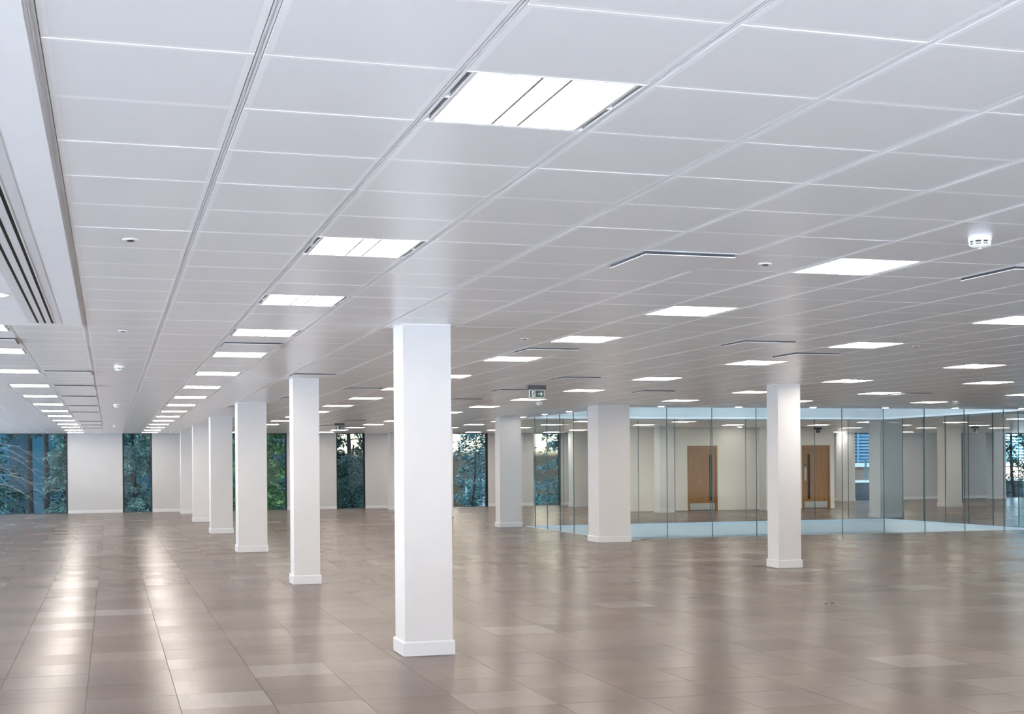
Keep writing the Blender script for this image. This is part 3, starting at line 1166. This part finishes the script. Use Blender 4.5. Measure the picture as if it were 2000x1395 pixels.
# ------------------------------------------------------------------ scraps on the floor
o = MB().box(-.10, .09, -.018, .016, 0, .006)
o.v = [(x + rng.uniform(-.012, .012), y + rng.uniform(-.006, .006), z) for x, y, z in o.v]
tag(link('floor_scrap', o.mesh('floor_scrap', M['debris']), None, (9.49, 18.62, .0005)),
    'thin brown offcut lying left of the free standing right column', 'scrap')
for x, y, lb in ((7.75, 13.41, 'dark crumb of debris on the floor in front of the right column, the right one'),
                 (7.66, 13.39, 'dark crumb of debris on the floor in front of the right column, the left one')):
    q = MB().lathe([(.012, 0), (.016, .005), (.008, .010)], seg=7)
    q.v = [(a + rng.uniform(-.005, .005), b_ + rng.uniform(-.005, .005), c_) for a, b_, c_ in q.v]
    tag(link('floor_crumb', q.mesh('floor_crumb', M['debris']), None, (x, y, .0005)), lb, 'debris', 'crumbs on the floor')

# ------------------------------------------------------------------ outdoors
GZ = -3.2
gr = MB().box(-90, 130, YF + .4, 150, GZ - .2, GZ).build('ground', M['soil'])
struct(gr, 'dark planted ground outside the far windows', 'ground')
gr2 = MB().box(-90, 130, -80, YB - .5, GZ - .2, GZ)
gr2.box(-90, XL - .5, YB - .5, YF + .4, GZ - .2, GZ)
gr2.box(XR + .5, 130, YB - .5, YF + .4, GZ - .2, GZ)
struct(gr2.build('ground_court', M['paving']), 'pale paved ground around the building', 'ground')


def tree(name, label, x, y, h, tr, leafm, z_lo, z_hi, spread, n_br, n_leaf, leaf, droop=.25, seed=1, barkm='bark',
         taper=.7, aspect=.28, sides=None, group='trees outside the far windows'):
    """trunk, tapering branches and a crown of separate small leaves."""
    rg = np.random.RandomState(seed)
    root = thing(name, label, 'tree', (x, y, GZ), group)
    zs = np.linspace(0, h, 9)
    wob = np.cumsum(rg.normal(0, .05, (9, 2)), 0)
    pts = [(wob[i, 0] - wob[0, 0], wob[i, 1] - wob[0, 1], zs[i]) for i in range(9)]
    rad = [tr * (1 - taper * i / 8) + .008 for i in range(9)]
    MB().tube(pts, rad, 9).build('trunk', M[barkm], root)
    br = MB()
    anchors = []
    for k in range(n_br):
        t = (k + rg.rand()) / n_br
        z = (z_lo + (z_hi - z_lo) * t) - GZ
        az = rg.rand() * 2 * math.pi if sides is None else sides[rg.randint(len(sides))] + rg.normal(0, .35)
        ln = spread * (1 - .62 * max(0, (z - (z_lo - GZ)) / max(.1, h - (z_lo - GZ)))) * rg.uniform(.65, 1.1)
        i = min(7, int(z / h * 8))
        ff = z / h * 8 - i
        bx = pts[i][0] * (1 - ff) + pts[i + 1][0] * ff
        by = pts[i][1] * (1 - ff) + pts[i + 1][1] * ff
        P, q = [], 7
        for j in range(q):
            s = j / (q - 1)
            P.append((bx + math.cos(az) * ln * s + rg.normal(0, .04) * s, by + math.sin(az) * ln * s + rg.normal(0, .04) * s,
                      z + ln * (.28 * s - droop * 2.2 * s * s) + rg.normal(0, .03) * s))
        r0 = max(.010, tr * .30 * (1 - .5 * t))
        br.tube(P, [r0 * (1 - .85 * j / (q - 1)) for j in range(q)], 5)
        # side twigs
        for j in range(1, q):
            for sd_ in (-1, 1):
                a2 = az + sd_ * rg.uniform(.5, 1.1)
                l2 = ln * .34 * rg.uniform(.5, 1.1) * (1.1 - .5 * j / q)
                A = np.array(P[j])
                B = A + np.array([math.cos(a2) * l2, math.sin(a2) * l2, l2 * rg.uniform(-.5, .12)])
                mid = (A + B) / 2 + np.array([0, 0, l2 * .08])
                br.tube([tuple(A), tuple(mid), tuple(B)], [r0 * .30, r0 * .2, r0 * .08], 4)
                anchors.append((A, B, .12 + .05 * ln))
    tag(br.build('branches', M[barkm], root), kind='stuff')
    if n_leaf:
        A = np.array([a[0] for a in anchors])
        B = np.array([a[1] for a in anchors])
        W = np.array([a[2] for a in anchors])
        idx = rg.randint(len(anchors), size=n_leaf)
        t = rg.rand(n_leaf, 1) ** .7
        c = A[idx] * (1 - t) + B[idx] * t + rg.normal(0, 1, (n_leaf, 3)) * W[idx, None] * .55
        d = (B - A)[idx]
        d = d / (np.linalg.norm(d, axis=1, keepdims=True) + 1e-6) + rg.normal(0, .55, (n_leaf, 3))
        d[:, 2] -= droop
        d /= np.linalg.norm(d, axis=1, keepdims=True)
        sdv = np.cross(d, rg.normal(0, 1, (n_leaf, 3)))
        sdv /= np.linalg.norm(sdv, axis=1, keepdims=True) + 1e-6
        nrm = np.cross(d, sdv)
        L_ = leaf * rg.uniform(.6, 1.3, (n_leaf, 1))
        v = np.empty((n_leaf, 4, 3))
        v[:, 0] = c
        v[:, 1] = c + d * L_ * .5 + sdv * L_ * aspect * .5 + nrm * L_ * .05
        v[:, 2] = c + d * L_
        v[:, 3] = c + d * L_ * .5 - sdv * L_ * aspect * .5 + nrm * L_ * .05
        me = bpy.data.meshes.new('foliage')
        me.vertices.add(n_leaf * 4)
        me.vertices.foreach_set('co', v.reshape(-1))
        me.loops.add(n_leaf * 4)
        me.loops.foreach_set('vertex_index', np.arange(n_leaf * 4, dtype=np.int32))
        me.polygons.add(n_leaf)
        me.polygons.foreach_set('loop_start', np.arange(0, n_leaf * 4, 4, dtype=np.int32))
        me.polygons.foreach_set('loop_total', np.full(n_leaf, 4, dtype=np.int32))
        me.materials.append(M[leafm])
        me.update(calc_edges=True)
        tag(link('foliage', me, root), kind='stuff')
    return root


# far left window
tree('conifer', 'tall conifer with the left dark trunk in the far left window', -3.02, 57.4, 13, .12, 'leaf_dark', 3.0, 9.0, 1.1, 16, 2600, .20, seed=11)
tree('conifer', 'tall conifer with the right dark trunk in the far left window', -2.38, 55.0, 13, .13, 'leaf_dark', 2.8, 9.0, 1.0, 16, 2600, .20, seed=12)
tree('bare_tree', 'bare tree with pale arching twigs in the far left window', -4.45, 52.0, 7.5, .06, None, .9, 4.6, 2.7, 26, 0, .1, .30, seed=13, barkm='bark_pale')
tree('fir_tree', 'blue green fir at the right side of the far left window', -1.35, 53.2, 8, .09, 'leaf_teal', -2.2, 3.6, 1.05, 34, 7500, .17, .30, seed=14)
tree('fir_tree', 'blue green fir at the left side of the far left window', -4.9, 55.2, 8, .09, 'leaf_teal', -2.0, 4.4, 1.25, 30, 5200, .17, .30, seed=15)
# narrow window
tree('yew_tree', 'dense teal yew filling the narrow left window', 1.05, 52.6, 8.5, .10, 'leaf_teal', -2.6, 4.2, 1.35, 46, 11000, .16, .22, seed=16)
tree('shrub_tree', 'bright green leafy tree between the white columns', 5.6, 52.4, 8, .09, 'leaf_green', -2.6, 4.0, 1.7, 46, 9500, .19, .15, seed=17, aspect=.42)
tree('shrub_tree', 'bright green leafy tree seen in the thin gap between columns', 4.7, 56.6, 8, .09, 'leaf_green', -2.6, 4.0, 1.5, 38, 6500, .19, .15, seed=18, aspect=.42)
tree('dark_conifer', 'dark pointed conifer in the narrow window left of the nearest column', 9.25, 53.0, 5.6, .09, 'leaf_dark', -2.8, 1.9, 1.5, 52, 13000, .15, .22, seed=19)
tree('cedar_tree', 'cedar with arching dark branches right of the nearest column', 16.1, 56.8, 9, .13, 'leaf_blue', -1.6, 4.6, 2.7, 30, 4600, .23, .20, seed=20, aspect=.34)
tree('laurel_tree', 'glossy blue green tree low in the window right of the nearest column', 13.7, 51.7, 5.3, .07, 'leaf_blue', -2.6, 1.1, 1.35, 26, 2000, .21, .18, seed=21, aspect=.34)
tree('laurel_tree', 'blue green tree in the window behind the left glass screen', 17.9, 52.6, 7, .09, 'leaf_blue', -2.6, 3.0, 1.5, 38, 4600, .20, .18, seed=22, aspect=.34)
tree('dark_conifer', 'dark conifer in the window at the far right', 40.3, 53.2, 8, .10, 'leaf_dark', -2.6, 4.2, 1.4, 34, 5200, .18, .22, seed=23)
# a second rank of trees behind
for k, (x, y, m_, lb) in enumerate([(-5.6, 61, 'leaf_dark', 'dark tree standing back behind the far left window trunks, left one'),
                                    (-0.6, 66, 'leaf_dark', 'dark tree standing back at the right of the far left window'),
                                    (2.6, 60.5, 'leaf_dark', 'dark tree standing back behind the teal yew'),
                                    (6.4, 66, 'leaf_dark', 'dark tree standing back behind the bright green tree'),
                                    (10.4, 61, 'leaf_dark', 'dark tree standing back behind the pointed conifer')]):
    tree('background_tree', lb, x, y, 10.5, .14, m_, -2.4, 6.5, 2.4, 40, 8000, .26, .2, seed=40 + k, aspect=.4)

# buildings beyond
b1 = thing('office_block', 'deep blue office block glimpsed between the trees at far left', 'building', (-2, 70, GZ))
MB().box(-22, 13, 0, 8, 0, 12).build('wall', M['blue_clad'], b1)
for k in range(14):
    MB().box(-21 + k * 2.4, -21 + k * 2.4 + 1.5, -.05, 0, 1.0, 11).build('window_strip', M['blue_clad2'], b1)
b2 = thing('brick_house', 'sunlit sand coloured brick building behind the arching branches', 'building', (21, 78, GZ))
MB().box(-8.5, 9, 0, 8, 0, 9).build('wall', M['brick_sand'], b2)
MB().prism([(-9, 9), (9.5, 9), (7.5, 12.5), (-7, 12.5)], -.4, 8.4).build('roof', M['brick_red'], b2)
for k in range(5):
    wv = MB().box(-7 + k * 3.2, -7 + k * 3.2 + 1.2, -.06, .02, 2.2, 3.9).build('window', M['white_clad'], b2)
    MB().box(-7 + k * 3.2 + .12, -7 + k * 3.2 + 1.08, -.075, -.055, 2.32, 3.78).build('window_pane', M['blue_clad2'], wv)
b3 = thing('louvred_building', 'building with blue louvres over brick, seen beyond the atrium', 'building', (45, 62, GZ))
MB().box(-13, 14, 0, 8, 0, 4.5).build('brick_base', M['brick_red'], b3)
MB().box(-13, 14, -.15, 8, 4.5, 4.72).build('white_band', M['white_clad'], b3)
MB().box(-13, 14, .1, 8, 4.72, 9.5).build('louvre_void', M['louvre_back'], b3)
for k in range(28):
    z = 4.78 + k * .165
    lv = MB()
    n = len(lv.v)
    lv.v += [(-13, -.02, z), (14, -.02, z), (14, .09, z + .10), (-13, .09, z + .10), (-13, 0, z + .02), (14, 0, z + .02), (14, .1, z + .12), (-13, .1, z + .12)]
    lv.f += [(0, 3, 2, 1), (4, 5, 6, 7), (0, 1, 5, 4), (1, 2, 6, 5), (2, 3, 7, 6), (3, 0, 4, 7)]
    lv.mi += [0] * 6
    lv.build('louvre', M['louvre'], b3)
for k in range(11):
    MB().box(-13 + k * 2.7 - .04, -13 + k * 2.7 + .04, -.05, .0, 4.72, 9.4).build('louvre_post', M['louvre'], b3)
b4 = thing('retaining_wall', 'low dark wall with pale cap in front of the louvred building', 'wall', (45, 58.5, GZ))
MB().box(-14, 14, 0, .4, 0, 3.75).build('wall_face', M['hedge_wall'], b4)
MB().box(-14, 14, -.04, .44, 3.75, 3.86).build('cap', M['white_clad'], b4)
ps = thing('post', 'slender teal post outside the louvre window', 'post', (35.85, 58.7, GZ + 3.86))
MB().tube([(0, 0, 0), (0, 0, 1.0)], [.05, .05], 10).build('shaft', M['teal_post'], ps)
MB().lathe([(.07, 1.0), (.07, 1.05), (.02, 1.10)], seg=12).build('finial', M['teal_post'], ps)
